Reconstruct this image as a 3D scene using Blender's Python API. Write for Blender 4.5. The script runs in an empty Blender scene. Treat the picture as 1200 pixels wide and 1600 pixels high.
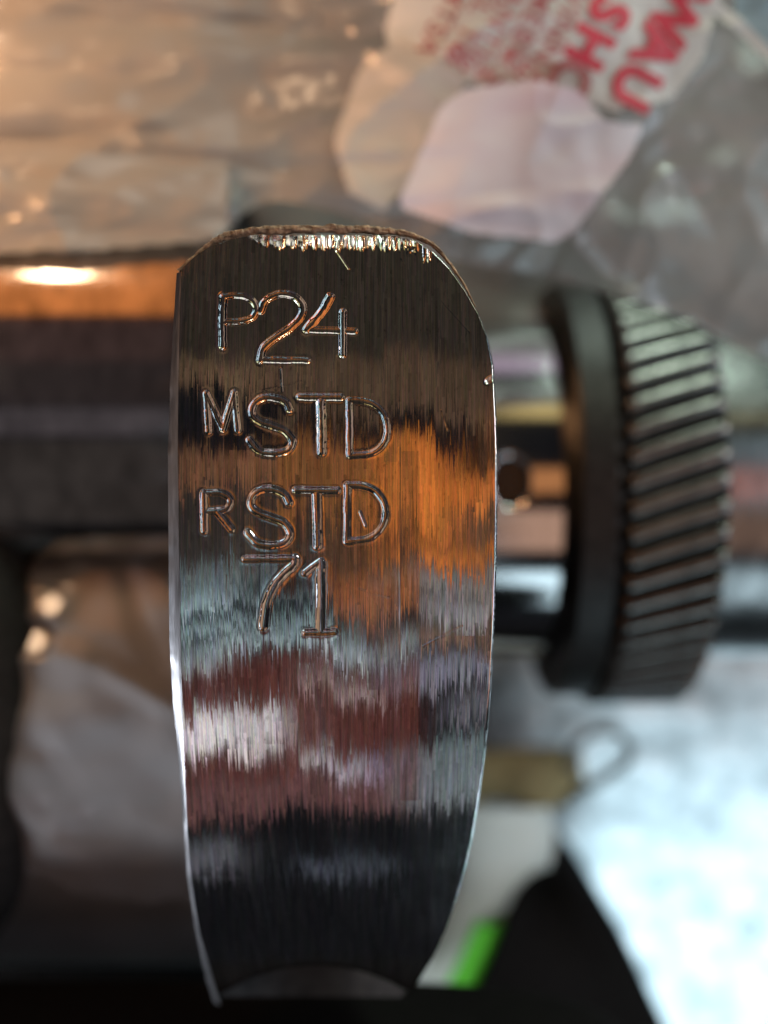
import bpy, math, random
import numpy as np
from mathutils import Vector, Matrix

# ------------------------------------------------------------------ scene, camera, light
# one blender unit is one centimetre; the camera looks straight down on the crankshaft
S = bpy.context.scene
C = S.collection
S.unit_settings.system = 'METRIC'
S.unit_settings.scale_length = 0.01
FPX, CZ, AXY = 1700.0, 12.4, 0.255            # focal length in photo pixels, camera height over the crank axis, axis offset

cam_d = bpy.data.cameras.new('camera')
cam_d.sensor_fit = 'HORIZONTAL'
cam_d.sensor_width = 36.0
cam_d.lens = 36.0 * FPX / 1200.0
cam_d.clip_start, cam_d.clip_end = 0.1, 400.0
cam_d.dof.use_dof = True
cam_d.dof.focus_distance = 6.88
cam_d.dof.aperture_fstop = 0.17
cam = bpy.data.objects.new('camera', cam_d)
cam.location = (0, 0, CZ)
C.objects.link(cam)
S.camera = cam

S.view_settings.view_transform = 'Standard'
S.view_settings.look = 'None'
S.view_settings.exposure = 0.0
S.view_settings.gamma = 1.0
S.cycles.max_bounces = 8
S.cycles.caustics_reflective = False
S.cycles.caustics_refractive = False
S.cycles.sample_clamp_indirect = 4.0

W = bpy.data.worlds.new('World')
S.world = W
W.use_nodes = True
W.node_tree.nodes['Background'].inputs[0].default_value = (0.011, 0.0115, 0.014, 1)
W.node_tree.nodes['Background'].inputs[1].default_value = 1.0


def lin(c):
    return tuple((v / 255.0 / 12.92) if v <= 10 else ((v / 255.0 + 0.055) / 1.055) ** 2.4 for v in c)


def lamp(name, x0, x1, a0, a1, srgb, k=1.0, r=30.0):
    """A soft rectangular lamp out of view, hung r cm from the crank axis, between two angles round it."""
    col = [v * k for v in lin(srgb)]
    m = max(col)
    d = bpy.data.lights.new(name, 'AREA')
    d.shape = 'RECTANGLE'
    a = math.radians((a0 + a1) / 2)
    sx, sy = abs(x1 - x0), abs(math.radians(a1 - a0)) * r
    d.size, d.size_y = sx, sy
    d.color = [v / m for v in col]
    d.energy = m * math.pi * sx * sy
    o = bpy.data.objects.new(name, d)
    o.location = ((x0 + x1) / 2, AXY + r * math.sin(a), r * math.cos(a))
    o.rotation_euler = (-a, 0, 0)
    C.objects.link(o)
    return o


KR = 1.75
# orange and brown lamps added straight above to colour the rim's reflections
lamp('warm_reflection_fill', 0.4, 2.3, -8, 6, (192, 108, 42), KR)
lamp('warm_reflection_fill', 2.4, 3.9, -3, 2, (176, 98, 40), KR)
lamp('warm_reflection_fill', 0.4, 3.9, -12, -9, (186, 106, 44), KR)
lamp('warm_reflection_fill', 2.3, 3.9, -9, -3, (84, 60, 42), KR)
lamp('warm_reflection_fill', 3.9, 8, -3, 12, (176, 118, 72), KR)
lamp('warm_reflection_fill', 12.4, 14.2, -8, 12, (226, 110, 70), 4.5)
lamp('reflection_fill', 14.4, 23, -14, 34, (196, 226, 240), 1.9)  # cool fill added for the walls of the stamped grooves
lamp('side_fill', -26, -14.5, 2, 34, (150, 130, 112), KR)  # dim warm fill added at the left for the stamped grooves
lamp('warm_reflection_fill', -3.2, 0.4, -5, 7, (112, 70, 34), KR)
lamp('warm_reflection_fill', -6.2, -3.2, -1, 5, (104, 70, 48), KR)
lamp('warm_reflection_fill', -1.3, 0.4, -21, -14, (165, 96, 46), KR)
lamp('warm_reflection_fill', -3.0, 3.9, 10, 20, (72, 55, 40), KR)
lamp('warm_reflection_fill', -6.2, -3.0, 15.5, 20, (92, 72, 52), KR)
lamp('warm_reflection_fill', -6.2, 3.9, 20, 46, (40, 33, 24), KR)
lamp('warm_reflection_fill', -6.2, -3.2, -14, -1, (44, 38, 33), KR)
lamp('warm_reflection_fill', -3.2, 0.4, -14, -5, (66, 46, 30), KR)
# cool lamps added lower down, only for the streaks reflected in the rim
for x0_, x1_, a0_, a1_, c_ in ((-6.2, -3.6, -15.6, -13.4, (92, 104, 108)), (-6.2, -4.4, -20.2, -16.6, (122, 140, 148)), (-4.3, -3.6, -19, -17.6, (112, 128, 134)),
                               (-6.2, -3.6, -24.2, -22.2, (116, 134, 140)), (-5.4, -3.4, -28, -25.8, (136, 152, 158)), (-3.2, -1.6, -20.5, -18.6, (74, 86, 92)), (-3.2, -1.6, -28, -23, (104, 122, 128)),
                               (0.7, 3.7, -16, -13, (104, 104, 104)), (1.2, 3.7, -22, -17.4, (112, 114, 118)), (0.7, 3.0, -26.6, -23.4, (104, 82, 70)), (0.7, 3.7, -34, -28.6, (92, 94, 106)), (2.2, 3.7, -41, -36, (82, 84, 92))):
    lamp('reflection_fill', x0_, x1_, a0_, a1_, c_, KR * 1.4)
lamp('reflection_fill', -6.2, -3.3, -45, -38, (205, 208, 215), KR)
lamp('reflection_fill', -2.2, -0.2, -34.5, -32, (130, 128, 130), KR)
lamp('reflection_fill', -1.9, -1.2, -49, -45, (170, 180, 185), KR)
lamp('reflection_fill', -0.9, -0.3, -49, -45, (150, 150, 185), KR)
lamp('reflection_fill', 0.9, 3.7, -56, -43, (96, 108, 114), KR)
lamp('reflection_fill', -6.2, -4.2, -68, -61, (84, 86, 94), KR)
lamp('reflection_fill', -2.6, 0.4, -70, -67, (62, 68, 78), KR)
lamp('reflection_fill', -6.2, 3.7, -57, -50, (46, 44, 48), KR)
lamp('reflection_fill', -2.4, 0.4, -28.5, -25.5, (150, 160, 168), KR)
lamp('reflection_fill', -6.2, -4.6, -31, -28, (120, 134, 140), KR)
# dim maroon lamp added for the red band reflected in the rim
lamp('red_reflection_fill', -6.2, 1.0, -57, -29, (76, 38, 31), KR)
# unseen lamps added over the right side for reflections in nose, gear and bench
lamp('reflection_fill', 4.0, 24, -80, -54, (206, 236, 250), 2.6)
lamp('warm_reflection_fill', 4.0, 22, -40, -14, (176, 140, 120), KR)
lamp('warm_reflection_fill', 4.0, 22, 44, 58, (190, 168, 110), KR)
lamp('reflection_fill', 1.4, 4.4, 74, 104, (150, 134, 152), KR, 12.0)
lamp('reflection_fill', 4.0, 6.2, 52, 92, (192, 216, 203), 30.0, 13.0)
lamp('reflection_fill', 9, 26, 48, 64, (190, 220, 204), 2.2)
lamp('reflection_fill', -5, 2.5, 56, 80, (225, 222, 212), 2.2)  # added so that the rim's upper edge reflects bright
# left side: warm and grey lamps added for the pin's reflections, and the bare bulb
lamp('warm_reflection_fill', -22, -6.6, 36, 66, (208, 122, 60), 1.6)
lamp('warm_reflection_fill', -22, -6.8, -7, 14, (40, 32, 30), KR)
lamp('warm_reflection_fill', -22, -6.8, 14, 35, (54, 38, 34), KR)
lamp('warm_reflection_fill', -22, -6.8, -70, -22, (44, 38, 34), KR)
lamp('warm_bulb', -11.3, -10.3, 56, 58, (255, 214, 172), 110.0)
lamp('reflection_fill', -22, -6.8, -21, -8, (66, 60, 62), KR)
# strong daylight from the right, low over the bench, then added fill lamps
dl = lamp('daylight_and_fill', 26, 40, -50, -15, (214, 232, 255), 4.0, 22.0)
aim = Vector((0, 0, 2)) - dl.location
dl.rotation_euler = aim.to_track_quat('-Z', 'Y').to_euler()
dl = lamp('daylight_and_fill', 26, 40, -10, 30, (205, 226, 250), 2.4, 22.0)  # second fill added from the right for the groove walls
aim = Vector((0, 0, 3)) - dl.location
dl.rotation_euler = aim.to_track_quat('-Z', 'Y').to_euler()
dl = lamp('side_fill', -40, -26, -30, 30, (170, 134, 110), 1.0, 22.0)  # warm fill added from the left for the groove walls
aim = Vector((0, 0, 3)) - dl.location
dl.rotation_euler = aim.to_track_quat('-Z', 'Y').to_euler()
dl = lamp('daylight_and_fill', -22, -18, -62, -50, (232, 236, 244), 9.0, 18.0)  # cool fill added at the left to brighten the loose film
aim = Vector((-3.2, -3.0, 1.5)) - dl.location
dl.rotation_euler = aim.to_track_quat('-Z', 'Y').to_euler()
dl.data.spread = math.radians(40)
# warm lamp at the upper left, over the bag
wl = lamp('warm_lamp', -11.5, -9.5, 49, 59, (255, 190, 132), 29.0, 11)
aim = Vector((-5.4, 4.9, 1.8)) - wl.location
wl.rotation_euler = aim.to_track_quat('-Z', 'Y').to_euler()
wl.data.spread = math.radians(50)
# neutral fill added from the right to brighten the bag
wl = lamp('daylight_and_fill', 16, 21, 12, 30, (255, 246, 238), 14.0, 13)
aim = Vector((3, 4, 2.5)) - wl.location
wl.rotation_euler = aim.to_track_quat('-Z', 'Y').to_euler()

# ------------------------------------------------------------------ helpers


def at(px, py, z):
    """A point at height z that the photo shows at pixel px, py."""
    d = CZ - z
    return ((px - 600) / FPX * d, (800 - py) / FPX * d, z)


def mesh(name, verts, faces, mat=None, parent=None, smooth=True):
    me = bpy.data.meshes.new(name)
    verts = np.asarray(verts, dtype=np.float32)
    me.from_pydata(verts.tolist() if len(verts) < 20000 else verts, [], faces) if not isinstance(faces, np.ndarray) else fast(me, verts, faces)
    if smooth:
        me.polygons.foreach_set('use_smooth', [True] * len(me.polygons))
    me.update()
    o = bpy.data.objects.new(name, me)
    if mat:
        me.materials.append(mat)
    C.objects.link(o)
    if parent:
        o.parent = parent
    return o


def fast(me, v, f):
    n, k = f.shape
    me.vertices.add(len(v))
    me.vertices.foreach_set('co', v.ravel())
    me.loops.add(n * k)
    me.loops.foreach_set('vertex_index', f.ravel().astype(np.int32))
    me.polygons.add(n)
    me.polygons.foreach_set('loop_start', (np.arange(n) * k).astype(np.int32))
    me.polygons.foreach_set('loop_total', np.full(n, k, dtype=np.int32))
    me.update(calc_edges=True)


def gridfaces(nr, nc, mask=None):
    i = np.arange(nr - 1)[:, None] * nc + np.arange(nc - 1)[None, :]
    f = np.stack([i, i + 1, i + nc + 1, i + nc], -1)
    return f.reshape(-1, 4) if mask is None else f[mask]


def grid(name, X, Y, Z, mat, parent=None, mask=None, flip=False):
    nr, nc = X.shape
    f = gridfaces(nr, nc, mask)
    if flip:
        f = f[:, ::-1]
    v = np.stack([X, Y, Z], -1).reshape(-1, 3)
    if mask is not None:
        used = np.unique(f)
        re = np.zeros(len(v), dtype=np.int64)
        re[used] = np.arange(len(used))
        v, f = v[used], re[f]
    return mesh(name, v, np.ascontiguousarray(f), mat, parent)


def empty(name, loc=(0, 0, 0)):
    o = bpy.data.objects.new(name, None)
    o.location = loc
    o.empty_display_size = 0.2
    C.objects.link(o)
    return o


def tag(o, label=None, cat=None, group=None, kind=None):
    for k, v in (('label', label), ('category', cat), ('group', group), ('kind', kind)):
        if v:
            o[k] = v
    return o


def vnoise(x, y, seed=0):
    """smooth value noise in -1..1"""
    x = np.asarray(x, float)
    y = np.asarray(y, float)
    xi, yi = np.floor(x).astype(np.int64), np.floor(y).astype(np.int64)
    fx, fy = x - xi, y - yi
    fx, fy = fx * fx * fx * (fx * (fx * 6 - 15) + 10), fy * fy * fy * (fy * (fy * 6 - 15) + 10)

    def h(a, b):
        n = (a * 374761393 + b * 668265263 + seed * 974634777) & 0xffffffff
        n = ((n ^ (n >> 13)) * 1274126177) & 0xffffffff
        return ((n ^ (n >> 16)) & 0xffff) / 32767.5 - 1
    return (h(xi, yi) * (1 - fx) + h(xi + 1, yi) * fx) * (1 - fy) + (h(xi, yi + 1) * (1 - fx) + h(xi + 1, yi + 1) * fx) * fy


def fbm(x, y, seed=0, oct=4):
    s, a = 0, 1.0
    for k in range(oct):
        s = s + a * vnoise(x * 2 ** k, y * 2 ** k, seed + k)
        a *= 0.5
    return s


def smooth_curve(pts, n=10):
    """Catmull-Rom through the points"""
    p = [np.array(q, float) for q in pts]
    if len(p) < 3:
        return np.array(p)
    p = [2 * p[0] - p[1]] + p + [2 * p[-1] - p[-2]]
    out = []
    for i in range(1, len(p) - 2):
        for t in np.linspace(0, 1, n, endpoint=False):
            out.append(0.5 * (2 * p[i] + (p[i + 1] - p[i - 1]) * t + (2 * p[i - 1] - 5 * p[i] + 4 * p[i + 1] - p[i + 2]) * t * t
                              + (-p[i - 1] + 3 * p[i] - 3 * p[i + 1] + p[i + 2]) * t ** 3))
    out.append(p[-2])
    return np.array(out)


# ------------------------------------------------------------------ materials
class N:
    """tiny node-tree writer"""

    def __init__(self, name):
        self.m = bpy.data.materials.new(name)
        self.m.use_nodes = True
        self.t = self.m.node_tree
        self.b = self.t.nodes['Principled BSDF']
        self.o = self.t.nodes['Material Output']

    def n(self, kind, **kw):
        x = self.t.nodes.new('ShaderNode' + kind)
        for k, v in kw.items():
            setattr(x, k, v)
        return x

    def put(self, sock, v):
        if isinstance(v, bpy.types.NodeSocket):
            self.t.links.new(v, sock)
        else:
            sock.default_value = v

    def math(self, op, a, b=0.0):
        x = self.n('Math', operation=op)
        self.put(x.inputs[0], a)
        self.put(x.inputs[1], b)
        return x.outputs[0]

    def vec(self, op, a, b=None, scale=None):
        x = self.n('VectorMath', operation=op)
        self.put(x.inputs[0], a)
        if b is not None:
            self.put(x.inputs[1], b)
        if scale is not None:
            self.put(x.inputs['Scale'], scale)
        return x.outputs[0]

    def pos(self):
        return self.n('TexCoord').outputs['Object']

    def mapped(self, scale, rot=(0, 0, 0)):
        x = self.n('Mapping')
        x.inputs['Scale'].default_value = scale
        x.inputs['Rotation'].default_value = rot
        self.put(x.inputs[0], self.pos())
        return x.outputs[0]

    def noise(self, vec, scale=1.0, detail=2.0, rough=0.5):
        x = self.n('TexNoise')
        self.put(x.inputs['Vector'], vec)
        x.inputs['Scale'].default_value = scale
        x.inputs['Detail'].default_value = detail
        x.inputs['Roughness'].default_value = rough
        return x.outputs['Fac']

    def ramp(self, fac, stops):
        x = self.n('ValToRGB')
        e = x.color_ramp.elements
        while len(e) < len(stops):
            e.new(0.5)
        for q, (p, c) in zip(e, stops):
            q.position = p
            q.color = c if len(c) == 4 else (*c, 1)
        self.put(x.inputs[0], fac)
        return x.outputs['Color']

    def bump(self, h, strength, dist):
        x = self.n('Bump')
        x.inputs['Strength'].default_value = strength
        x.inputs['Distance'].default_value = dist
        self.put(x.inputs['Height'], h)
        self.put(self.b.inputs['Normal'], x.outputs[0])

    def set(self, **kw):
        for k, v in kw.items():
            self.put(self.b.inputs[k.replace('_', ' ')], v if not (isinstance(v, tuple) and len(v) == 3) else (*v, 1))
        return self


def metal(name, col, rough, metallic=1.0, nscale=(1, 1, 1), nstr=0.0, var=0.25, detail=4):
    M = N(name)
    f = M.noise(M.mapped(nscale), 1.0, detail)
    c0 = tuple(max(0, v * (1 - var)) for v in col)
    c1 = tuple(v * (1 + var) for v in col)
    M.set(Base_Color=M.ramp(f, [(0.3, c0), (0.7, c1)]), Metallic=metallic, Roughness=rough)
    if nstr:
        M.bump(f, nstr, 0.02)
    return M.m


def ground_steel():
    """steel ground round the axis: grooves run round the rim, every groove tilts the surface a little its own way"""
    M = N('ground_steel')
    p = M.pos()
    sx = M.n('SeparateXYZ')
    M.put(sx.inputs[0], p)
    X, Y = sx.outputs[0], sx.outputs[1]

    def white(cells, ylen, seed):
        # value per groove of 1/cells cm that changes every ylen cm along it
        c = M.n('CombineXYZ')
        cx = M.math('FLOOR', M.math('MULTIPLY', X, cells))
        M.put(c.inputs[0], cx)
        w0 = M.n('TexWhiteNoise', noise_dimensions='2D')
        M.put(c.inputs[1], seed)
        M.put(w0.inputs['Vector'], c.outputs[0])
        off = M.math('MULTIPLY', w0.outputs['Value'], 7.3)
        c2 = M.n('CombineXYZ')
        M.put(c2.inputs[0], cx)
        M.put(c2.inputs[1], M.math('FLOOR', M.math('ADD', M.math('MULTIPLY', Y, 1.0 / ylen), off)))
        M.put(c2.inputs[2], seed)
        w = M.n('TexWhiteNoise', noise_dimensions='3D')
        M.put(w.inputs['Vector'], c2.outputs[0])
        return M.math('SUBTRACT', w.outputs['Value'], 0.5), w.outputs['Color']
    a, _ = white(3.1, 1.9, 1.0)
    b, _ = white(9.0, 2.3, 2.0)
    c, _ = white(47.0, 0.38, 3.0)
    d, col = white(150.0, 0.16, 4.0)
    fine = M.noise(M.mapped((210, 1.6, 1.6)), 1.0, 3.0, 0.6)
    slow = M.noise(M.mapped((2.2, 1.1, 1.1)), 1.0, 2.0)
    ty = M.math('ADD', M.math('MULTIPLY', a, 0.034), M.math('MULTIPLY', b, 0.018))
    ty = M.math('ADD', ty, M.math('MULTIPLY', c, 0.014))
    # rarer stronger grooves
    dd = M.math('MULTIPLY', M.math('MULTIPLY', M.math('MULTIPLY', d, d), d), 0.20)
    ty = M.math('ADD', ty, dd)
    ty = M.math('ADD', ty, M.math('MULTIPLY', M.math('SUBTRACT', slow, 0.5), 0.06))
    ty = M.math('ADD', ty, M.math('MULTIPLY', M.math('SUBTRACT', fine, 0.5), 0.016))
    tx = M.math('MULTIPLY', M.math('SUBTRACT', fine, 0.5), 0.03)
    tx = M.math('ADD', tx, M.math('MULTIPLY', b, 0.02))
    g = M.n('NewGeometry').outputs['Normal']
    t = M.vec('NORMALIZE', M.vec('CROSS_PRODUCT', g, (1, 0, 0)))
    nn = M.vec('ADD', g, M.vec('SCALE', t, scale=ty))
    nn = M.vec('ADD', nn, M.vec('SCALE', (1, 0, 0), scale=tx))
    nn = M.vec('NORMALIZE', nn)
    M.put(M.b.inputs['Normal'], nn)
    # tarnish and pits
    pits = M.noise(M.mapped((38, 16, 16)), 1.0, 5.0, 0.65)
    base = M.ramp(pits, [(0.25, (0.22, 0.20, 0.18)), (0.38, (0.50, 0.485, 0.465)), (0.8, (0.60, 0.585, 0.565))])
    mx = M.n('MixRGB', blend_type='MULTIPLY')
    mx.inputs[0].default_value = 0.16
    M.put(mx.inputs[1], base)
    M.put(mx.inputs[2], col)
    smudge = M.noise(M.mapped((1.1, 0.9, 0.9), (0, 0, 0.5)), 1.0, 4.0, 0.6)
    rr_ = M.n('MapRange')
    M.put(rr_.inputs['Value'], smudge)
    for nm_, v_ in (('From Min', 0.42), ('From Max', 0.72), ('To Min', 0.085), ('To Max', 0.15)):
        rr_.inputs[nm_].default_value = v_
    rg = rr_.outputs[0]
    streak = M.math('ADD', M.math('MULTIPLY', d, 0.30), M.math('MULTIPLY', c, 0.42))
    streak = M.math('ADD', streak, M.math('MULTIPLY', M.math('SUBTRACT', fine, 0.5), 0.9))
    streak = M.math('ADD', streak, 1.06)
    gain = M.n('MixRGB', blend_type='MULTIPLY')
    gain.inputs[0].default_value = 1.0
    M.put(gain.inputs[1], mx.outputs[0])
    M.put(gain.inputs[2], streak)
    M.set(Base_Color=gain.outputs[0], Metallic=1.0, Roughness=rg)
    return M.m


MAT = {}
MAT['steel'] = ground_steel()
MAT['bevel'] = metal('bevel_steel', (0.26, 0.265, 0.28), 0.42, 1.0, (40, 5, 5), 0.15)
MAT['polish'] = metal('polished_steel', (0.50, 0.49, 0.48), 0.10, 1.0, (60, 2, 2), 0.03, 0.12)
MAT['worn'] = metal('worn_steel', (0.46, 0.45, 0.44), 0.10, 1.0, (5, 3, 3), 0.02, 0.3)
MAT['snout'] = metal('snout_steel', (0.20, 0.195, 0.19), 0.24, 1.0, (5, 3, 3), 0.03, 0.3)
MAT['satin'] = metal('oiled_satin_steel', (0.42, 0.405, 0.395), 0.36, 0.8, (0.9, 1.1, 1.1), 0.55, 0.2, 3)
MAT['satin'].node_tree.nodes['Principled BSDF'].inputs['Coat Weight'].default_value = 0.25
MAT['satin'].node_tree.nodes['Principled BSDF'].inputs['Coat Roughness'].default_value = 0.12
MAT['forged'] = metal('forged_steel', (0.035, 0.032, 0.03), 0.55, 0.6, (9, 9, 9), 0.5, 0.4)
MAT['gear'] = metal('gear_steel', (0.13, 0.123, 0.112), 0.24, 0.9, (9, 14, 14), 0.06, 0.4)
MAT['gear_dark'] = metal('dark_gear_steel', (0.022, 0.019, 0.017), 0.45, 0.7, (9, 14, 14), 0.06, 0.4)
MAT['oil'] = metal('dark_oil', (0.008, 0.008, 0.008), 0.25, 0.0, (4, 4, 4), 0.0)
MAT['stand_in_dark'] = metal('stand_in_black', (0.010, 0.009, 0.0085), 0.85, 0.0, (14, 14, 14), 0.4)  # near-black finish for the added dark blocks
MAT['stand_in_dark'].node_tree.nodes['Principled BSDF'].inputs['Specular IOR Level'].default_value = 0.03
MAT['crust'] = metal('rusty_cast_skin', (0.32, 0.20, 0.12), 0.8, 0.15, (22, 22, 22), 0.8, 0.7, 6)
MAT['sheet'] = metal('galvanised_sheet', (0.80, 0.85, 0.86), 0.30, 0.9, (2.0, 2.0, 2.0), 1.0, 0.55, 5)
MAT['strip'] = metal('white_plastic', (0.78, 0.88, 0.80), 0.45, 0.0, (2, 2, 2), 0.05, 0.06)
MAT['green'] = metal('green_plastic', (0.14, 0.78, 0.04), 0.45, 0.0, (2, 2, 2), 0.05, 0.1)
MAT['card'] = metal('brown_card', (0.50, 0.42, 0.20), 0.8, 0.0, (5, 5, 5), 0.2, 0.2)


def film(name, col, alpha, trans, rough, col2=None, nscale=(0.6, 0.6, 0.6)):
    """cloudy polythene: part see-through, part glossy, part glowing with the light behind it"""
    M = N(name)
    f = M.noise(M.mapped(nscale, (0, 0, 0.6)), 1.0, 4.0)
    c = M.ramp(f, [(0.3, col), (0.7, col2 or col)])
    M.set(Base_Color=c, Roughness=rough, Specular_IOR_Level=0.9)
    tr = M.n('BsdfTranslucent')
    M.put(tr.inputs[0], c)
    m1 = M.n('MixShader')
    m1.inputs[0].default_value = trans
    M.put(m1.inputs[1], M.b.outputs[0])
    M.put(m1.inputs[2], tr.outputs[0])
    tp = M.n('BsdfTransparent')
    m2 = M.n('MixShader')
    m2.inputs[0].default_value = alpha
    M.put(m2.inputs[1], tp.outputs[0])
    M.put(m2.inputs[2], m1.outputs[0])
    M.put(M.o.inputs[0], m2.outputs[0])
    return M.m


MAT['film'] = film('cloudy_polythene', (0.37, 0.355, 0.345), 0.80, 0.35, 0.17, (0.27, 0.255, 0.25))
MAT['grey_film'] = film('grey_polythene', (0.34, 0.34, 0.345), 0.80, 0.15, 0.14, (0.26, 0.26, 0.265))
MAT['print'] = film('white_print', (0.78, 0.74, 0.68), 0.97, 0.3, 0.5)
MAT['fold'] = film('folded_white_film', (0.86, 0.82, 0.83), 0.97, 0.3, 0.4, (0.76, 0.60, 0.64), (0.7, 2.4, 1))
MAT['tan'] = film('tan_film', (0.60, 0.53, 0.47), 0.93, 0.3, 0.45)
MAT['hem'] = film('folded_polythene', (0.36, 0.345, 0.33), 0.88, 0.25, 0.16, (0.25, 0.24, 0.23), (0.15, 3.2, 0.5))
MAT['teal'] = film('blue_grey_film', (0.34, 0.47, 0.50), 0.97, 0.2, 0.5)
MAT['red'] = film('red_ink', (0.62, 0.02, 0.05), 0.97, 0.2, 0.5)
MAT['faded'] = film('faded_red_ink', (0.46, 0.13, 0.13), 0.85, 0.2, 0.5)
MAT['clear'] = film('clear_film', (0.30, 0.33, 0.31), 0.8, 0.3, 0.12)

# ------------------------------------------------------------------ bench
tilt = math.radians(14)
bx, by = np.meshgrid(np.linspace(-45, 45, 60), np.linspace(-45, 8, 50))
bz = -5.6 + (by + 6) * math.tan(tilt)
grid('bench_surface', bx, by, bz, MAT['sheet'])
tag(bpy.data.objects['bench_surface'], kind='structure')

# ------------------------------------------------------------------ crankshaft
crank = tag(empty('crankshaft', (0, AXY, 0)),
            'steel crankshaft with stamped ground counterweight rim and polished journals lying on the bench', 'crankshaft')


def local(o):
    """keep a mesh built in world coordinates in place under a parent that stands on the crank axis"""
    o.data.transform(Matrix.Translation((0, -AXY, 0)))
    return o


RR = 5.6
o_y = -AXY


def rim_theta(py):
    py = np.asarray(py, float)
    dy, dz = (800 - py) / FPX, -1.0
    a = dy * dy + 1
    b = o_y * dy + CZ * dz
    c = o_y * o_y + CZ * CZ - RR * RR
    t = (-b - np.sqrt(b * b - a * c)) / a
    return np.arctan2(o_y + t * dy, CZ - t), t       # angle round the axis, depth below the camera


def rimX(px, py):
    return (np.asarray(px, float) - 600) / FPX * rim_theta(py)[1]


EL = [(365, 405), (368, 392), (375, 360), (385, 328), (400, 305), (420, 284), (500, 281), (600, 279), (700, 278), (850, 280), (1000, 283),
      (1100, 285), (1185, 288), (1300, 293), (1370, 298), (1460, 312), (1540, 335), (1575, 345)]
ER = [(365, 618), (368, 630), (375, 650), (395, 680), (420, 705), (455, 730), (490, 750), (530, 765), (570, 772), (600, 774), (640, 776),
      (700, 778), (800, 778), (900, 776), (1000, 772), (1080, 768), (1150, 762), (1200, 757), (1250, 750), (1300, 742), (1350, 732),
      (1400, 718), (1450, 700), (1495, 680), (1535, 655), (1575, 625)]


def edge(tab, py):
    return np.interp(py, [a for a, b in tab], [b for a, b in tab])


rows = np.concatenate([np.linspace(365, 430, 60, endpoint=False), np.linspace(430, 1010, 560, endpoint=False), np.linspace(1010, 1572, 130)])
NCOL = 480
th, dep = rim_theta(rows)
xl = (edge(EL, rows) - 600) / FPX * dep
xr = (edge(ER, rows) - 600) / FPX * dep
tt = np.linspace(0, 1, NCOL)
GX = xl[:, None] + (xr - xl)[:, None] * tt[None, :]
GS = np.repeat((th * RR)[:, None], NCOL, 1)
H = np.zeros_like(GX)


# stamped characters, drawn as the centre lines a punch leaves; hw is half the stroke width
def cropA(p): return (280 + p[0] / 3.3333, 440 + p[1] / 3.3333)
def cropB(p): return (280 + p[0] / 3.3333, 730 + p[1] / 3.3333)


STROKES = [
    # P 2 4
    (cropA, 5.5, 0, [(230, 80), (223, 210), (226, 335)]), (cropA, 4.6, 1, [(232, 78), (320, 72), (380, 98), (400, 142), (380, 188), (325, 204), (235, 212)]),
    (cropA, 5.6, 1, [(424, 152), (450, 98), (520, 66), (595, 75), (640, 122), (634, 180), (575, 243), (500, 292), (440, 345), (422, 408)]),
    (cropA, 4.6, 0, [(424, 406), (668, 411)]),
    (cropA, 6.4, 1, [(785, 78), (748, 148), (705, 202), (664, 248)]), (cropA, 4.8, 0, [(664, 250), (915, 258)]), (cropA, 5.4, 0, [(852, 158), (852, 378)]),
    # M S T D
    (cropA, 4.6, 0, [(140, 580), (152, 780)]), (cropA, 4.6, 0, [(140, 580), (228, 770)]), (cropA, 4.8, 0, [(228, 770), (285, 580)]), (cropA, 4.6, 0, [(285, 580), (305, 775)]),
    (cropA, 5.2, 1, [(575, 665), (550, 625), (500, 606), (430, 606), (387, 640), (380, 690), (412, 725), (480, 750), (550, 778), (588, 825), (580, 864), (540, 888), (460, 892), (405, 875), (365, 825)]),
    (cropA, 5.2, 0, [(626, 600), (842, 602)]), (cropA, 6.4, 0, [(738, 622), (742, 888)]),
    (cropA, 5.0, 0, [(885, 620), (888, 905)]), (cropA, 4.6, 1, [(885, 616), (960, 621), (1030, 650), (1074, 710), (1084, 780), (1060, 850), (1000, 894), (890, 907)]),
    # R S T D
    (cropB, 5.0, 0, [(126, 135), (132, 330)]), (cropB, 4.4, 1, [(130, 135), (215, 134), (260, 158), (262, 195), (230, 224), (140, 232)]), (cropB, 5.0, 0, [(200, 235), (273, 324)]),
    (cropB, 5.2, 1, [(572, 185), (545, 141), (490, 116), (425, 119), (382, 150), (376, 200), (410, 235), (480, 262), (545, 290), (575, 340), (560, 384), (500, 405), (435, 402), (395, 385), (355, 340)]),
    (cropB, 5.2, 0, [(606, 119), (824, 122)]), (cropB, 6.4, 0, [(714, 132), (722, 408)]),
    (cropB, 5.2, 0, [(876, 95), (873, 385)]), (cropB, 4.6, 1, [(876, 91), (950, 95), (1020, 122), (1064, 182), (1074, 250), (1050, 318), (990, 368), (878, 388)]),
    # 7 1
    (cropB, 5.0, 0, [(342, 478), (604, 476)]), (cropB, 6.0, 1, [(602, 476), (592, 512), (530, 570), (482, 640), (452, 720), (438, 832)]),
    (cropB, 4.6, 0, [(655, 550), (718, 500)]), (cropB, 6.2, 0, [(736, 496), (736, 852)]), (cropB, 4.6, 0, [(656, 861), (810, 856)]),
]
groove = np.zeros_like(GX)
lip = np.zeros_like(GX)
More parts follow.
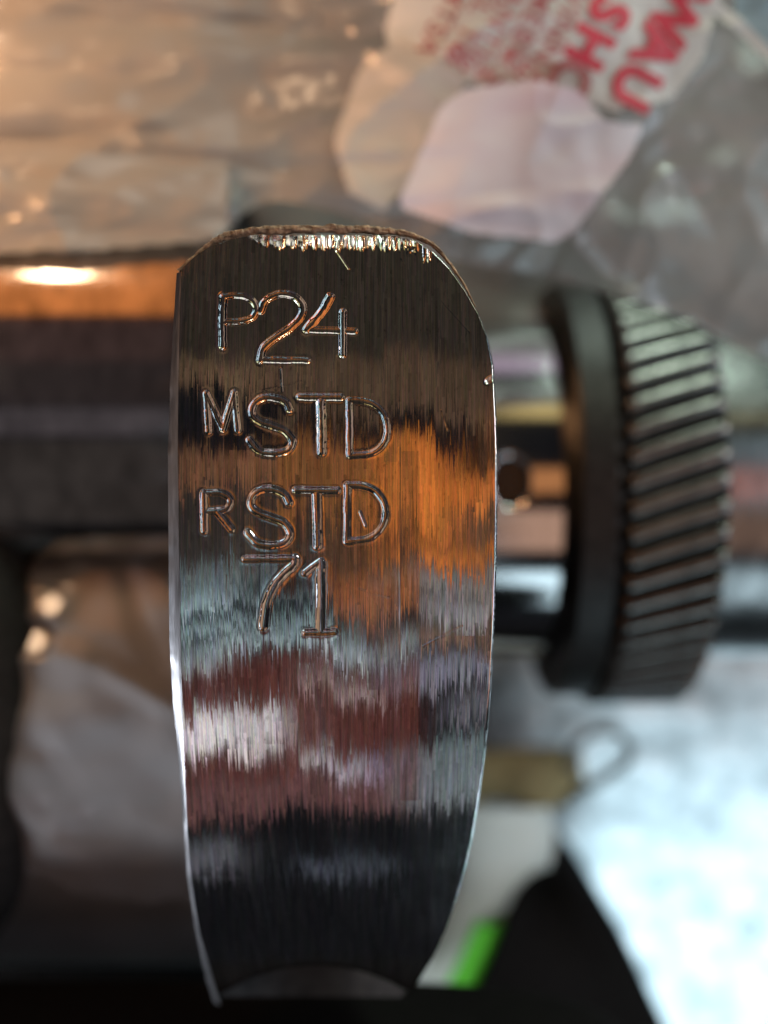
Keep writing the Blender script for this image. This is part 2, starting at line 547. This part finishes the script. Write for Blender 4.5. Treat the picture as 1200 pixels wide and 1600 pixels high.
for fn, hw, curved, pts in STROKES:
    q = np.array([fn(p) for p in pts])
    q = smooth_curve(q, 8) if curved else q
    sx = rimX(q[:, 0], q[:, 1])
    ss = rim_theta(q[:, 1])[0] * RR
    w = hw * 0.004 * 1.12
    m = (GX > sx.min() - 3 * w) & (GX < sx.max() + 3 * w) & (GS > ss.min() - 3 * w) & (GS < ss.max() + 3 * w)
    gx, gs = GX[m], GS[m]
    best = np.full(gx.shape, 1e9)
    for i in range(len(sx) - 1):
        ax, ay, bx_, by_ = sx[i], ss[i], sx[i + 1], ss[i + 1]
        dx, dy = bx_ - ax, by_ - ay
        u = np.clip(((gx - ax) * dx + (gs - ay) * dy) / (dx * dx + dy * dy + 1e-12), 0, 1)
        best = np.minimum(best, np.hypot(gx - ax - u * dx, gs - ay - u * dy))
    best = best + 0.0022 * vnoise(gx * 25, gs * 25, 5) + 0.0008 * vnoise(gx * 80, gs * 80, 6)
    r = best / w
    D = 0.40 * w
    D = D * (0.85 + 0.28 * vnoise(gx * 4.0 + hw * 9, gs * 4.0 + len(pts), 7))
    g = np.where(r < 1, D * (1 - r ** 2) ** 1.0, 0)
    lp = 0.07 * D * np.exp(-((r - 1.2) / 0.3) ** 2) + 0.07 * D * np.exp(-(np.maximum(r - 1, 0) / 0.8) ** 2)
    groove[m] = np.maximum(groove[m], g)
    lip[m] = np.maximum(lip[m], lp)
H += np.where(groove > 0, -groove, lip)

# hammered, bright upper edge and the flat at the lower end
py_g = np.repeat(rows[:, None], NCOL, 1)
px_g = 600 + GX / dep[:, None] * FPX
jag = 4.0 * vnoise(px_g * 0.23, 0 * px_g, 11) + 3.0 * vnoise(px_g * 0.6, 0 * px_g, 12)
yb = np.where(px_g < 395, 360, np.where(px_g < 430, 378 + (px_g - 395) * 0.3, 390 + 0.01 * (px_g - 430)))
yb = np.where(px_g >= 652, 366, yb)
yb = np.where((px_g > 661) & (px_g < 664) | (px_g > 668) & (px_g < 673), 412, yb) + jag
sb = rim_theta(yb)[0] * RR
over = np.maximum(GS - sb, 0)
over = over ** 2 / (over + 0.03)
H -= over * (math.tan(math.radians(13)) + 0.05 * vnoise(px_g * 0.25, py_g * 0.05, 14))
chip = np.exp(-((px_g - 641) / 13.0) ** 4 - ((py_g - 392) / 17.0) ** 4)
H -= 0.004 * chip * (1 + fbm(px_g * 0.09, py_g * 0.09, 15, 2))
# nick at the right edge, a thin scratch or two
for (x0, y0, x1, y1, w, d) in ((762, 596, 776, 588, 3.2, 0.012), (525, 390, 545, 420, 1.4, 0.003), (562, 800, 571, 822, 1.4, 0.004), (439, 575, 441, 612, 1.2, 0.003), (624, 700, 626, 1040, 0.9, 0.0005),
                               (690, 470, 735, 520, 0.9, 0.0007), (600, 440, 628, 458, 0.8, 0.0006), (410, 610, 470, 596, 0.8, 0.0005), (660, 1010, 722, 978, 0.9, 0.0007),
                               (340, 1040, 372, 1090, 0.9, 0.0006), (690, 640, 700, 672, 1.0, 0.0008), (300, 470, 312, 492, 1.0, 0.0007), (560, 920, 610, 934, 0.8, 0.0006)):
    dx, dy = x1 - x0, y1 - y0
    u = np.clip(((px_g - x0) * dx + (py_g - y0) * dy) / (dx * dx + dy * dy), 0, 1)
    dd = np.hypot(px_g - x0 - u * dx, py_g - y0 - u * dy) / w
    H -= d * np.exp(-dd ** 2)
lens = np.minimum(1508 + 52 * np.abs((px_g - 495) / 160.0) ** 2, 1585)
H -= np.maximum(rim_theta(lens)[0] * RR - GS, 0) * 0.5 * (py_g > 1490)
# rolled-over right burr
rb = np.clip((tt[None, :] - 0.992) / 0.008, 0, 1)
H -= rb ** 2 * (0.02 + 0.02 * np.abs(vnoise(px_g * 0.0 + 2, py_g * 0.045, 81)) + 0.008 * vnoise(px_g * 0.0 + 2, py_g * 0.3, 82))

RG = RR + H
TH = np.repeat(th[:, None], NCOL, 1)
face = grid('counterweight', GX, AXY + RG * np.sin(TH), RG * np.cos(TH), MAT['steel'], crank, flip=True)
local(face)

# left bevel and the forged body under the ground face
outer_l = [(420, 275), (500, 270), (600, 264), (700, 261), (850, 262), (1000, 263), (1100, 268), (1185, 277), (1370, 291), (1460, 305), (1540, 323), (1575, 335)]
br = np.linspace(424, 1572, 120)
bt, bd = rim_theta(br)
i_x = (edge(EL, br) - 600) / FPX * bd - 0.002
o_x = (edge(outer_l, br) - 600) / FPX * bd
uu = np.linspace(0, 1, 6)
BX = i_x[:, None] + (o_x - i_x)[:, None] * uu[None, :]
steps = 0.010 * np.sign(vnoise(br * 0.012, 0 * br, 31))[:, None]
BR = RR - 0.004 - (0.028 + 0.6 * steps) * uu[None, :] ** 1.3 + 0.003 * vnoise(br * .08, br * 0, 33)[:, None] * uu[None, :]
BT = np.repeat(bt[:, None], 6, 1)
local(grid('edge_bevel', BX, AXY + BR * np.sin(BT), BR * np.cos(BT), MAT['bevel'], face))

# body: the outline carried inwards
loop_py = np.concatenate([np.linspace(366, 1571, 90), np.linspace(1571, 366, 90)])
side = np.array([0] * 90 + [1] * 90)
lt, ld = rim_theta(loop_py)
out_x = np.where(side == 0, np.where(loop_py > 424, np.interp(loop_py, [a for a, b in outer_l], [b for a, b in outer_l]), edge(EL, loop_py)), edge(ER, loop_py))
lx = (out_x - 600) / FPX * ld
bv, bf = [], []
levels = [(RR - 0.065, 1.0), (RR - 0.4, 1.0), (RR - 1.4, 1.0), (2.2, 0.9), (1.2, 0.6)]
for rr, k in levels:
    for x, a in zip(lx, lt):
        bv.append((x, AXY + rr * math.sin(a * k), rr * math.cos(a * k)))
n = len(loop_py)
for l in range(len(levels) - 1):
    for i in range(n):
        bf.append((l * n + i, l * n + (i + 1) % n, (l + 1) * n + (i + 1) % n, (l + 1) * n + i))
local(mesh('forged_body', bv, bf, MAT['forged'], face))

# rough brown cast skin along the upper edge
path = smooth_curve([(279, 424), (301, 405), (326, 385), (353, 370), (386, 363), (430, 359), (500, 358), (560, 359), (610, 362), (645, 368), (675, 382), (699, 407), (724, 443), (743, 480)], 40)
rad = np.interp(path[:, 0], [278, 330, 420, 560, 640, 690, 748], [0.013, 0.022, 0.027, 0.025, 0.018, 0.011, 0.005])
tv = []
K = 26
for i, (p, r) in enumerate(zip(path, rad)):
    z = RR * math.cos(rim_theta(max(p[1], 366))[0]) - 0.05
    c = np.array(at(p[0], p[1], z))
    d = path[min(i + 1, len(path) - 1)] - path[max(i - 1, 0)]
    d = np.array([d[0], -d[1], 0]) / np.hypot(*d)
    nrm = np.array([-d[1], d[0], 0])
    for k in range(K):
        a = 2 * math.pi * k / K
        rr = r * (1 + 0.38 * float(fbm(i * 0.10, 3 * math.cos(a) + 0.5, 41, 5)) + 0.12 * float(vnoise(i * 0.9, 9 * math.sin(a), 42)))
        tv.append(c + nrm * rr * math.cos(a) + np.array([0, 0, 1]) * rr * math.sin(a))
tf = [(i * K + k, i * K + (k + 1) % K, (i + 1) * K + (k + 1) % K, (i + 1) * K + k) for i in range(len(path) - 1) for k in range(K)]
local(mesh('cast_skin', tv, tf, MAT['crust'], face))


def lathe(name, prof, mat, parent, cy=AXY, cz=0.0, seg=128, xs=0.0, a0=0, a1=2 * math.pi):
    """turned round an axis along x: prof is (x, radius)"""
    a = np.linspace(a0, a1, seg)
    pp = []
    for (x0, r0), (x1, r1) in zip(prof[:-1], prof[1:]):      # rings close to every corner keep the shading crisp
        l_ = math.hypot(x1 - x0, r1 - r0)
        e_ = min(0.02 / l_, 0.25)
        pp += [(x0 + (x1 - x0) * t_, r0 + (r1 - r0) * t_) for t_ in (0.0, e_, 1 - e_)]
    P = np.array(pp + [prof[-1]], float)
    X = np.repeat(P[:, 0][:, None], seg, 1) + xs
    Rr = P[:, 1][:, None]
    o = grid(name, X, cy + Rr * np.sin(a)[None, :], cz + Rr * np.cos(a)[None, :], mat, parent)
    return local(o)


# polished nose right of the counterweight with an oil hole, gear, and the nose beyond
nx = np.linspace(0.3, 1.9, 150)
na = np.linspace(-math.pi, math.pi, 420)
NX, NA = np.meshgrid(nx, na, indexing='ij')
hx, ha = 1.225, 0.02
hd = np.hypot((NX - hx) / 0.17, (NA - ha) * 1.9 / 0.22)
NR = 1.9 - 0.35 * np.clip((1.12 - hd) / 0.2, 0, 1)
nose = local(grid('main_journal', NX, AXY + NR * np.sin(NA), NR * np.cos(NA), MAT['polish'], crank))
hv = [(hx, AXY + .04, 1.8)] + [(hx + 0.17 * math.cos(t), AXY + 0.22 * math.sin(t) + .04, 1.8) for t in np.linspace(0, 2 * math.pi, 25)[:-1]]
local(mesh('oil_hole', hv, [(0, 1 + i, 1 + (i + 1) % 24) for i in range(24)], MAT['oil'], nose))
lathe('crank_snout', [(3.1, 1.9), (3.15, 1.88), (9, 1.88)], MAT['snout'], crank)

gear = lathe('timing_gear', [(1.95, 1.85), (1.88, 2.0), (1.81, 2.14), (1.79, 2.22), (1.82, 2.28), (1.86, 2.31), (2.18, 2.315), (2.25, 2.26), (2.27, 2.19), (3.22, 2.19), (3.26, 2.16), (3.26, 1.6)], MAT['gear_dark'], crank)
NT = 60
tvs, tfs = [], []
prof = [(-0.098, 2.16), (-0.084, 2.32), (-0.066, 2.385), (-0.03, 2.402), (0.03, 2.402), (0.066, 2.385), (0.084, 2.32), (0.098, 2.16)]
stx = np.concatenate([[2.27, 2.276], np.linspace(2.36, 3.10, 5), [3.17, 3.21]])
for j, x in enumerate(stx):
    tw = math.radians(18)
    ang = (x - 2.27) * math.tan(tw) / 2.35
    sh = 0.97 if j == 0 else 0.8 if j == len(stx) - 1 else 1.0
    for (w, r) in prof:
        rr = 2.16 + (r - 2.16) * sh
        a = ang + w * (sh * 0.3 + 0.7) / rr
        tvs.append((x, rr * math.sin(a), rr * math.cos(a)))
q = len(prof)
for j in range(len(stx) - 1):
    for k in range(q - 1):
        tfs.append((j * q + k, (j + 1) * q + k, (j + 1) * q + k + 1, j * q + k + 1))
tfs.append(tuple(range(q)))
tfs.append(tuple(range(len(tvs) - q, len(tvs))))
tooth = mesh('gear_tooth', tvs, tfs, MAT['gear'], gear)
for k in range(1, NT):
    c = tooth.copy()
    C.objects.link(c)
    c.parent = gear
    c.rotation_euler = (2 * math.pi * k / NT, 0, 0)

# left: the crank pin, the next web and its lobe
lathe('crank_pin', [(-12, 2.2), (-1.5, 2.2), (-1.45, 2.16)], MAT['worn'], crank, cy=1.2, cz=0.8)
lathe('crank_web', [(-12, 2.7), (-5.2, 2.7), (-4.2, 2.72), (-1.3, 2.72), (-1.25, 2.65)], MAT['satin'], crank, cy=-2.3, cz=-0.2)
# rounded dark lobe of the neighbouring counterweight
u, v = np.meshgrid(np.linspace(0, math.pi, 40), np.linspace(-math.pi, math.pi, 80), indexing='ij')


def superell(name, c, s, mat, parent=None, e=0.6):
    f = lambda t: np.sign(t) * np.abs(t) ** e
    X = c[0] + s[0] * f(np.sin(u)) * f(np.cos(v))
    Y = c[1] + s[1] * f(np.sin(u)) * f(np.sin(v))
    Z = c[2] + s[2] * f(np.cos(u))
    return grid(name, X, Y, Z, mat, parent, flip=True)


c0 = at(-190, 1130, 2.2)
local(superell('crank_lobe', c0, (1.62, 2.6, 0.8), MAT['forged'], crank, 0.9))

# ------------------------------------------------------------------ made-up black blocks filling the dark lower edge


def pillow(name, outline, z, h, mat, parent=None, p=2.4):
    """a rounded lump over an outline drawn in plan"""
    o = smooth_curve(outline, 8)
    P = np.array([at(a, b, z) for a, b in o])
    c = P.mean(0)
    rings = 18
    V, F = [], []
    for i in range(rings):
        s_ = 1 - (i / rings) ** 1.6
        V += [c + (q - c) * (s_, s_, 0) + (0, 0, h * (1 - s_ ** p) ** (1 / p)) for q in P]
    n_ = len(P)
    V += [q - (0, 0, 2.5) for q in P]
    F = [(i * n_ + k, i * n_ + (k + 1) % n_, (i + 1) * n_ + (k + 1) % n_, (i + 1) * n_ + k) for i in range(rings - 1) for k in range(n_)]
    F += [(rings * n_ + k, rings * n_ + (k + 1) % n_, (k + 1) % n_, k) for k in range(n_)]
    V.append(c + (0, 0, h))
    F += [((rings - 1) * n_ + k, (rings - 1) * n_ + (k + 1) % n_, len(V) - 1) for k in range(n_)]
    return mesh(name, V, F, mat, parent)


tag(pillow('dark_stand_in', [(640, 1690), (712, 1600), (762, 1495), (792, 1420), (815, 1382), (846, 1362), (885, 1364), (926, 1394), (968, 1450), (1015, 1550), (1055, 1640), (1060, 1720), (860, 1740)], -1.2, 1.0, MAT['stand_in_dark']),  # made-up block standing in for an unidentified black hump
    'black domed stand-in block beside the bright bench plate at the lower right', 'dark block')
tag(pillow('dark_stand_in', [(-260, 1450), (-60, 1420), (120, 1385), (250, 1360), (330, 1370), (400, 1500), (400, 1700), (-260, 1700)], -0.2, 0.9, MAT['stand_in_dark']),  # added to cover bright bench where shade falls
    'dark block added for the shade at the lower left, under the crank web', 'dark block', 'dark blocks')
bpy.data.objects['dark_stand_in']['group'] = 'dark blocks'
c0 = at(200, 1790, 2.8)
tag(superell('dark_bar_stand_in', c0, (4.65, 1.24, 0.9), MAT['stand_in_dark'], None, 0.42), 'long black bar added for the dark under the lower end of the counterweight', 'dark bar')  # made-up bar standing in for the dark below the rim

# ------------------------------------------------------------------ white strip with the green stripe
st = empty('plastic_strip', at(720, 1400, -1.3))
tag(st, 'white plastic strip with a bright green stripe between counterweight and black block', 'plastic strip')


def ribbon(name, a, b, z, th, mat, parent):
    """a thin bent band between two edges given in the photo's plan"""
    a, b = smooth_curve(a, 8), smooth_curve(b, 8)
    n_ = len(a)
    cols = np.linspace(0, 1, 7)
    P = []
    for i in range(n_):
        for c in cols:
            x, y = a[i] + (b[i] - a[i]) * c
            P.append(np.array(at(x, y, z)) + (0, 0, 0.12 * math.sin(c * math.pi)))
    P = np.array(P)
    V = np.concatenate([P, P - (0, 0, th)])
    f = [tuple(r) for r in gridfaces(n_, 7)]
    f2 = [tuple(x + len(P) for x in r[::-1]) for r in f]
    rim = [i * 7 for i in range(n_)] + [(n_ - 1) * 7 + k for k in range(1, 7)] + [i * 7 + 6 for i in range(n_ - 2, -1, -1)] + [k for k in range(5, 0, -1)]
    s = [(rim[i], rim[(i + 1) % len(rim)], rim[(i + 1) % len(rim)] + len(P), rim[i] + len(P)) for i in range(len(rim))]
    o = mesh(name, V - np.array(parent.location), f + f2 + s, mat, parent)
    return o


ribbon('strip_body', [(700, 1256), (700, 1310), (690, 1400), (660, 1500), (600, 1620)], [(858, 1262), (866, 1325), (830, 1430), (780, 1530), (720, 1640)], -1.3, 0.05, MAT['strip'], st)
ribbon('green_stripe', [(746, 1440), (724, 1490), (700, 1540), (670, 1610)], [(790, 1440), (768, 1495), (742, 1550), (710, 1620)], -1.12, 0.05, MAT['green'], st)

# brown card scrap and the clear curl of film in front of it
cd = empty('card_scrap', at(820, 1200, -2.9))
tag(cd, 'olive brown card scrap tucked below the gear beside the clear curl', 'card scrap')
ribbon('card_face', [(720, 1175), (780, 1170), (850, 1168), (905, 1172)], [(720, 1262), (780, 1250), (850, 1265), (915, 1240)], -2.9, 0.06, MAT['card'], cd)
# the curl is a strip of film rolled into a loop
cl_pts = smooth_curve([(880, 1255), (905, 1235), (945, 1215), (985, 1182), (968, 1148), (930, 1142), (900, 1165), (888, 1195), (905, 1215)], 10)
V, F = [], []
for i, p in enumerate(cl_pts):
    c = np.array(at(p[0], p[1], -2.3 + 0.25 * math.sin(i * 0.09)))
    d = cl_pts[min(i + 1, len(cl_pts) - 1)] - cl_pts[max(i - 1, 0)]
    nrm = np.array([d[1], d[0], 0]) / np.hypot(*d)
    for k in range(10):
        a = 2 * math.pi * k / 10
        V.append(c + nrm * 0.055 * math.cos(a) + np.array([0, 0, 1]) * 0.17 * math.sin(a))
F = [(i * 10 + k, i * 10 + (k + 1) % 10, (i + 1) * 10 + (k + 1) % 10, (i + 1) * 10 + k) for i in range(len(cl_pts) - 1) for k in range(10)]
cv = mesh('film_curl', V, F, MAT['clear'])
tag(cv, 'small clear plastic curl looped on the bright bench below the gear', 'plastic curl')

# ------------------------------------------------------------------ plastic bag over the upper part
bag = empty('plastic_bag', (0, 4, 3))
tag(bag, 'cloudy wrinkled plastic bag with red warning print draped over the crankshaft', 'plastic bag')


rng = random.Random(7)
CREASES = [(rng.uniform(0.2, 1.5) if i % 3 else rng.uniform(1.7, 2.9), rng.uniform(-1.0, 7.0), rng.uniform(0.1, 0.3), rng.choice((-1, 1)) * rng.uniform(0.03, 0.09)) for i in range(26)]

STREAKS = [(1.57 + rng.uniform(-0.22, 0.1), rng.uniform(2.2, 6.5), rng.uniform(0.05, 0.16), rng.choice((-1, 1)) * rng.uniform(0.012, 0.04)) for i in range(34)]


def bag_z(x, y, creased=True):
    """height of the bag's top sheet"""
    ca, sa = math.cos(0.55), math.sin(0.55)
    p, q = x * ca + y * sa, -x * sa + y * ca
    right = 1 / (1 + np.exp(-(x - 0.3) * 2.2))
    base = (2.78 - 0.42 * (y - 2.3) + 0.02 * (y - 2.3) ** 2) * (1 - right) + (2.38 + 0.30 * (y - 2) - 0.014 * (y - 2) ** 2) * right
    r1 = 1 - np.abs(vnoise(p * 0.45 + 3, q * 1.1, 51))
    r2 = 1 - np.abs(vnoise(p * 0.9 - q * 0.5, q * 1.8 + p * 0.6, 52))
    r3 = 1 - np.abs(vnoise(x * 0.7 + 9, y * 2.6, 53))
    amp = 0.30 + 0.45 * right
    for a0, c0, w0, h0 in CREASES if creased else []:
        d0 = np.abs(x * math.cos(a0) + y * math.sin(a0) - c0 + 0.12 * np.sin(x * 1.7 + c0) + 0.06 * np.sin(y * 4.1 + a0 * 5))
        along = 0.5 + 0.5 * np.sin((-x * math.sin(a0) + y * math.cos(a0)) * 0.9 + c0 * 7)
        base = base + h0 * along * np.maximum(1 - d0 / w0, 0) * (0.35 + 0.65 * right)
    for a0, c0, w0, h0 in STREAKS:
        d0 = np.abs(x * math.cos(a0) + y * math.sin(a0) - c0 + 0.10 * np.sin(x * 0.8 + c0 * 3))
        base = base + h0 * np.exp(-(d0 / w0) ** 2) * (0.5 + 0.5 * np.sin(x * 1.1 + c0 * 5)) * (1 - 0.6 * right)
    return base + amp * (0.24 * (r1 ** 2 - 0.4) + 0.06 * (r2 ** 2 - 0.4)) + 0.05 * (r3 ** 3 - 0.3) * (1 - right) + (0.012 + 0.02 * right) * fbm(x * 1.5, y * 1.5, 54, 3)


def on_bag(px, py, lift=0.0, creased=True):
    px, py = np.asarray(px, float), np.asarray(py, float)
    z = np.full(px.shape, 2.8)
    for _ in range(8):
        d = CZ - z
        x, y = (px - 600) / FPX * d, (800 - py) / FPX * d
        z = 0.4 * z + 0.6 * (bag_z(x, y, creased) + lift)
    d = CZ - z
    return (px - 600) / FPX * d, (800 - py) / FPX * d, z


low = smooth_curve([(-400, 400), (0, 396), (200, 392), (285, 390), (325, 380), (356, 356), (384, 325), (430, 308), (520, 326), (600, 352), (680, 392), (760, 412), (840, 424), (920, 446), (1000, 470), (1080, 498), (1200, 560), (1500, 700)], 26)
nb = len(low)
vv = np.linspace(0, 1, 260) ** 1.1
PX = np.repeat(low[:, 0][None, :], len(vv), 0)
PY = low[:, 1][None, :] * (1 - vv[:, None]) + (-420) * vv[:, None]
PX = PX + 60 * np.sin(vv * 3.0)[:, None] * 0
bX, bY, bZ = on_bag(PX, PY)
curlz = np.exp(-((vv[:, None]) / 0.05) ** 2)
bZ = bZ - 0.10 * curlz
top = grid('top_sheet', bX, bY - 4, bZ - 3, MAT['film'], bag, flip=True)
# loose film hanging over the web at the lower left
fx, fy = np.meshgrid(np.linspace(-6.5, -1.2, 230), np.linspace(-5.2, 0.4, 230))
fz = -0.2 + np.sqrt(np.maximum(2.85 ** 2 - (fy + 2.05) ** 2, 0.02))
for q in range(22):
    a_, c_ = rng.uniform(0, math.pi), rng.uniform(-5.5, 1.5)
    d_ = np.abs(fx * math.cos(a_) + fy * math.sin(a_) - c_ + 0.15 * np.sin(fx * 2.1 + q))
    fz = fz + rng.choice((-1, 1)) * rng.uniform(0.02, 0.07) * np.maximum(1 - d_ / rng.uniform(0.1, 0.35), 0) * (0.5 + 0.5 * np.sin(fy * 1.3 + fx * 0.9 + q))
fz = fz + 0.06 * fbm(fx * 0.8, fy * 1.2, 71, 3)
for qx, qy, qr in ((80, 945, 0.11), (56, 1001, 0.11)):   # flat crumples that catch the bulb
    X0, Y0, Z0 = at(qx, qy, 2.45)
    cam_v = Vector((0, 0, CZ)) - Vector((X0, Y0, Z0))
    bulb_v = Vector((-10.8, AXY + 30 * math.sin(math.radians(57)), 30 * math.cos(math.radians(57)))) - Vector((X0, Y0, Z0))
    hv_ = cam_v.normalized() + bulb_v.normalized()
    rr_ = np.hypot(fx - X0, fy - Y0) / qr
    wgt = np.clip(2.0 - rr_, 0, 1)
    fz = fz * (1 - wgt) + wgt * (Z0 - (hv_.x * (fx - X0) + hv_.y * (fy - Y0)) / hv_.z)
grid('loose_film', fx, fy - 4, fz - 3, MAT['grey_film'], bag)
# lower sheet behind, in the shade
gx_, gy_ = np.meshgrid(np.linspace(-9, 9, 120), np.linspace(1.0, 12, 80))
lower_z = -0.2 + 0.25 * fbm(gx_ * 0.5, gy_ * 0.8, 61, 4) + 0.03 * (gy_ - 2)
grid('under_sheet', gx_, gy_ - 4, lower_z - 3, MAT['film'], bag)


def inside(poly, x, y):
    r = np.zeros(x.shape, bool)
    n_ = len(poly)
    for i in range(n_):
        x0, y0 = poly[i]
        x1, y1 = poly[(i + 1) % n_]
        c = ((y0 > y) != (y1 > y)) & (x < (x1 - x0) * (y - y0) / (y1 - y0 + 1e-9) + x0)
        r ^= c
    return r


def patch(name, poly, mat, lift, step=4, creased=True):
    """a piece of printed film lying on the bag, cut to an outline"""
    p = np.array(poly, float)
    p = np.vstack([p, p[:1]])
    p = np.vstack([p[:-1] + (p[1:] - p[:-1]) * t for t in (0.08, 0.36, 0.64, 0.92)]).reshape(4, -1, 2).transpose(1, 0, 2).reshape(-1, 2)
    sp = smooth_curve(np.vstack([p, p[:1]]), 4)
    xs = np.arange(p[:, 0].min() - 8, p[:, 0].max() + 8, step)
    ys = np.arange(p[:, 1].min() - 8, p[:, 1].max() + 8, step)
    gx, gy = np.meshgrid(xs, ys)
    m = inside(sp, (gx[:-1, :-1] + gx[1:, 1:]) / 2, (gy[:-1, :-1] + gy[1:, 1:]) / 2)
    X, Y, Z = on_bag(gx, gy, lift, creased)
    return grid(name, X, Y - 4, Z - 3, mat, bag, mask=m)


patch('warning_print', [(640, -120), (1150, -120), (1118, 20), (1098, 90), (1050, 155), (960, 172), (880, 150), (780, 138), (690, 120), (600, 60)], MAT['print'], 0.05)
patch('tan_fold', [(560, 110), (620, 60), (730, 120), (700, 190), (650, 270), (600, 330), (545, 300), (522, 220)], MAT['tan'], 0.08)
patch('pink_fold', [(690, 165), (730, 138), (840, 125), (905, 142), (945, 190), (1005, 196), (985, 245), (900, 358), (868, 378), (740, 365), (620, 322)], MAT['fold'], 0.18, 4, False)
patch('hem_fold', [(-60, 244), (160, 238), (357, 226), (358, 300), (356, 352), (330, 376), (160, 390), (-60, 396)], MAT['hem'], 0.09)

patch('blue_corner', [(1140, -80), (1300, -80), (1300, 160), (1205, 84), (1150, 30)], MAT['teal'], 0.04)
patch('bag_hem', [(1066, -16), (1090, -20), (1150, 22), (1215, 84), (1300, 170), (1290, 190), (1196, 92), (1135, 36)], MAT['print'], 0.07)


def words(name, text, cx, cy, size, mat, lift, ang=-118, bold=0.045, label=None):
    """flat print: characters set along a line and laid on the bag"""
    cu = bpy.data.curves.new(name, 'FONT')
    cu.body = text
    cu.align_x = 'CENTER'
    cu.align_y = 'CENTER'
    cu.size = 1.0
    cu.offset = bold
    cu.space_character = 1.12
    cu.resolution_u = 4
    t = bpy.data.objects.new(name, cu)
    C.objects.link(t)
    bpy.context.view_layer.update()
    me = bpy.data.meshes.new_from_object(t.evaluated_get(bpy.context.evaluated_depsgraph_get()))
    bpy.data.objects.remove(t)
    a = math.radians(ang)
    co = np.zeros(len(me.vertices) * 3, dtype=np.float32)
    me.vertices.foreach_get('co', co)
    co = co.reshape(-1, 3)
    px = cx + size * (co[:, 0] * math.cos(a) - co[:, 1] * math.sin(a))
    py = cy - size * (co[:, 0] * math.sin(a) + co[:, 1] * math.cos(a))
    X, Y, Z = on_bag(px, py, lift)
    me.vertices.foreach_set('co', np.stack([X, Y - 4, Z - 3], -1).astype(np.float32).ravel())
    me.update()
    me.materials.clear()
    me.materials.append(mat)
    o = bpy.data.objects.new(name, me)
    C.objects.link(o)
    o.parent = bag
    return o


words('red_letter', 'W', 1056, 18, 92, MAT['red'], 0.085)
words('red_letter', 'A', 1024, 74, 92, MAT['red'], 0.085)
words('red_letter', 'U', 990, 134, 92, MAT['red'], 0.085)
words('red_letter', 'S', 950, 18, 86, MAT['red'], 0.085)
words('red_letter', 'H', 919, 72, 86, MAT['red'], 0.085)
words('red_letter', 'C', 888, 122, 88, MAT['faded'], 0.085)
words('small_print', 'VINN', 874, 42, 50, MAT['faded'], 0.085, bold=0.015)
words('small_print', 'MEBV', 824, 40, 50, MAT['faded'], 0.085, bold=0.015)
words('small_print', 'ANTI', 778, 34, 48, MAT['faded'], 0.085, bold=0.015)
words('small_print', 'EL TO', 734, 40, 46, MAT['faded'], 0.085, bold=0.015)
words('small_print', 'MTSA', 690, 30, 46, MAT['faded'], 0.085, bold=0.015)
words('small_print', 'BSW', 740, 105, 44, MAT['faded'], 0.11, ang=-40, bold=0.03)
words('small_print', 'KEM', 820, 112, 44, MAT['faded'], 0.11, ang=-40, bold=0.03)
